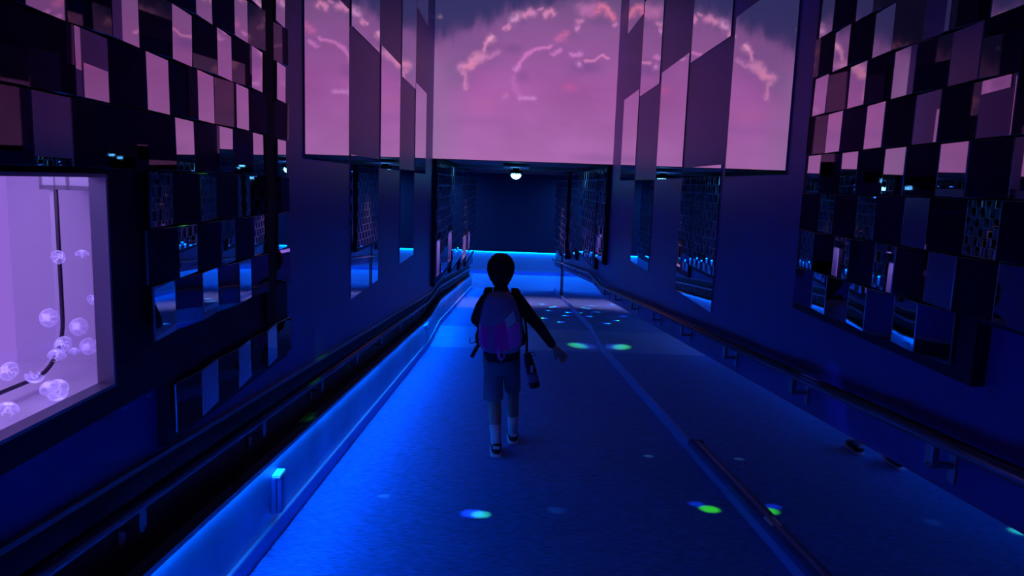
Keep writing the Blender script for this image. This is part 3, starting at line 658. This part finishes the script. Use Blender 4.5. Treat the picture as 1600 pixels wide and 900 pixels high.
# shorts
bm = BM()
tube(bm, [(-.028, BY, .30), (-.026, BY, .22), (-.024, BY+.005, .15)], [(.112, .086), (.118, .092), (.118, .095)], 24)
tube(bm, [(-.078, BY+.0, .22), (-.078, BY+.01, .08), (-.076, BY+.008, -.035)], [(.062, .078), (.064, .074), (.066, .07)], 20)
tube(bm, [(.03, BY+.02, .22), (.04, BY+.06, .12), (.049, BY+.115, .005)], [(.06, .078), (.056, .07), (.054, .065)], 20)
s = new('shorts', bm, M['shorts'], boy); fuse(s, .006, 4)
for (k0, k1, x, y, z, ang) in (((-.055, BY-.04, -.19), (-.045, BY-.075, -.33), -.043, BY-.085, zf(BY-.08), 0), ((.058, BY+.18, -.19), (.064, BY+.235, -.355), .066, BY+.235, zf(BY+.25), 0)):
    bm = BM(); tube(bm, [k0, tuple((a+b)/2 for a, b in zip(k0, k1)), k1], [.040, .034, .032], 16); new('sock', bm, M['sock'], boy, True)
    sh = BM(); lim = [(x, y-.02, z+.045), (x-.002, y+.03, z+.05), (x-.004, y+.09, z+.04), (x-.006, y+.14, z+.032)]
    limb(sh, lim, [(.034, .038), (.036, .038), (.038, .03), (.03, .022)], 14)
    so = new('shoe', sh, M['shoe'], boy); fuse(so, .005, 3)
    sh = BM(); tube(sh, [(x, y-.06, z+.010), (x, y-.05, z+.010), (x-.002, y, z+.010), (x-.004, y+.09, z+.010), (x-.006, y+.15, z+.010), (x-.006, y+.17, z+.012)], [(.02, .008), (.034, .010), (.037, .010), (.042, .010), (.034, .010), (.015, .008)], 14)
    box(sh, x-.022, x+.022, y-.055, y-.044, z+.056, z+.076, 0, .004)
    new('shoe_sole', sh, M['sole'], so, True)

# ================================================================ BACKPACK
pk = thing('backpack', "grey and maroon backpack with a turquoise patch worn on the child's back", 'backpack', (-.04, BY-.14, .31))
bm = BM(); secs = [(.318, .085, -.035), (.328, .112, -.036), (.36, .132, -.038), (.43, .137, -.040), (.50, .130, -.042), (.57, .115, -.045), (.63, .098, -.048), (.665, .078, -.050), (.685, .05, -.051), (.690, .02, -.051)]
rings = []; n = 140
zs = np.interp(np.linspace(0, 1, 170), np.linspace(0, 1, len(secs)), [q[0] for q in secs])
for z in zs:
    hw = np.interp(z, [q[0] for q in secs], [q[1] for q in secs]); cx = np.interp(z, [q[0] for q in secs], [q[2] for q in secs])
    hd = .066*min(1, hw/.085+.1); ring = []
    for k in range(n):
        a = k/n*2*math.pi; c, s_ = math.cos(a), math.sin(a)
        ring.append(bm.verts.new((cx+hw*math.copysign(abs(c)**.65, c), BY-.150+hd*math.copysign(abs(s_)**.65, s_)-.012*math.sin((z-.3)*8), z)))
    rings.append(ring)
for A, B in zip(rings, rings[1:]):
    for k in range(n): bm.faces.new((A[k], A[(k+1) % n], B[(k+1) % n], B[k]))
bm.faces.new(rings[0]); bm.faces.new(rings[-1])
polys = [(1, [(150, 575), (205, 570), (215, 765), (165, 720)]), (1, [(240, 570), (322, 528), (358, 722), (250, 760)]), (2, [(205, 570), (240, 570), (252, 800), (215, 800)]),
         (3, [(318, 522), (378, 455), (398, 535), (340, 582)]), (4, [(322, 528), (340, 582), (420, 530), (440, 700), (356, 735)]), (4, [(120, 575), (152, 575), (168, 740), (140, 700)]), (3, [(128, 560), (148, 560), (148, 600), (132, 600)])]
def inside(p, P):
    r = False; j = len(P)-1
    for i in range(len(P)):
        if (P[i][1] > p[1]) != (P[j][1] > p[1]) and p[0] < (P[j][0]-P[i][0])*(p[1]-P[i][1])/(P[j][1]-P[i][1])+P[i][0]: r = not r
        j = i
    return r
for f in bm.faces:
    c = f.calc_center_median(); U = 292+(c.x+.038)*1150/4.45*4.5; V = 765-(c.z-.318)*4.5*255
    for mi, P in polys:
        if inside((U, V), P): f.material_index = mi
new('pack_bag', bm, [M['pgrey'], M['pmar'], M['pblue'], M['pturq'], M['ppurp']], pk, True)
bm = BM(); tube(bm, [(-.045, BY-.205, .375), (-.05, BY-.222, .345), (-.045, BY-.222, .30), (-.028, BY-.215, .275), (-.012, BY-.218, .30), (-.010, BY-.22, .345), (-.018, BY-.205, .375)], [(.010, .004)]*7, 8); new('front_loop', bm, M['ppurp'], pk, True)
bm = BM(); tube(bm, [(-.07, BY-.13, .68), (-.068, BY-.15, .712), (-.045, BY-.155, .722), (-.025, BY-.15, .712), (-.022, BY-.13, .68)], .006, 8); new('grab_handle', bm, M['strap'], pk, True)
for sx, x in ((-1, -.125), (1, .045)):
    bm = BM(); tube(bm, [(x, BY-.12, .665), (x-.005*sx, BY-.03, .695), (x+.01*sx, BY+.06, .66), (x+.015*sx, BY+.10, .58), (x+.03*sx, BY+.09, .45), (x+.055*sx, BY+.0, .37), (x+.045*sx, BY-.10, .35)], [(.024, .005)]*7, 8); new('shoulder_strap', bm, M['strap'], pk, True)
bm = BM(); tube(bm, [(-.165, BY-.12, .36), (-.185, BY-.13, .33), (-.215, BY-.135, .27)], [(.012, .004)]*3, 8); tube(bm, [(-.16, BY-.11, .42), (-.20, BY-.12, .36), (-.225, BY-.12, .355), (-.232, BY-.12, .37), (-.228, BY-.12, .385)], .0025, 6); new('hanging_strap', bm, M['strap'], pk, True)

# ================================================================ WATER BOTTLE
bt = thing('water_bottle', "dark water bottle with a pale patch slung at the child's right hip", 'bottle', (.16, BY-.09, .08))
A = Vector((.128, BY-.08, .305)); B = Vector((.188, BY-.085, .078)); d = (B-A)
def seg(t0, t1, r0, r1, m, name):
    bm = BM(); tube(bm, [A+d*t0, A+d*(t0+.02), A+d*(t1-.02), A+d*t1], [r0*.92, r0, r1, r1*.92], 24); return new(name, bm, m, bt, True)
seg(.30, .60, .031, .033, M['shoe'], 'sleeve'); seg(.60, .84, .033, .034, M['bmid'], 'band'); seg(.84, 1.0, .035, .032, M['shoe'], 'base'); seg(.04, .30, .022, .029, M['strap'], 'cap')
bm = BM(); c = A+d*.45+Vector((.008, -.031, 0)); box(bm, c.x-.009, c.x+.009, c.y-.003, c.y+.002, c.z-.024, c.z+.024, 0, .002); new('pale_patch', bm, M['bwhite'], bt)
bm = BM(); tube(bm, [(.07, BY-.08, .62), (.112, BY-.085, .50), (.125, BY-.08, .40), (.128, BY-.08, .30)], [(.008, .003)]*4, 8)
tube(bm, [(.135, BY-.08, .29), (.165, BY-.085, .305), (.19, BY-.085, .29), (.175, BY-.085, .278), (.15, BY-.08, .283)], .0025, 6); new('carry_strap', bm, M['strap'], bt, True)
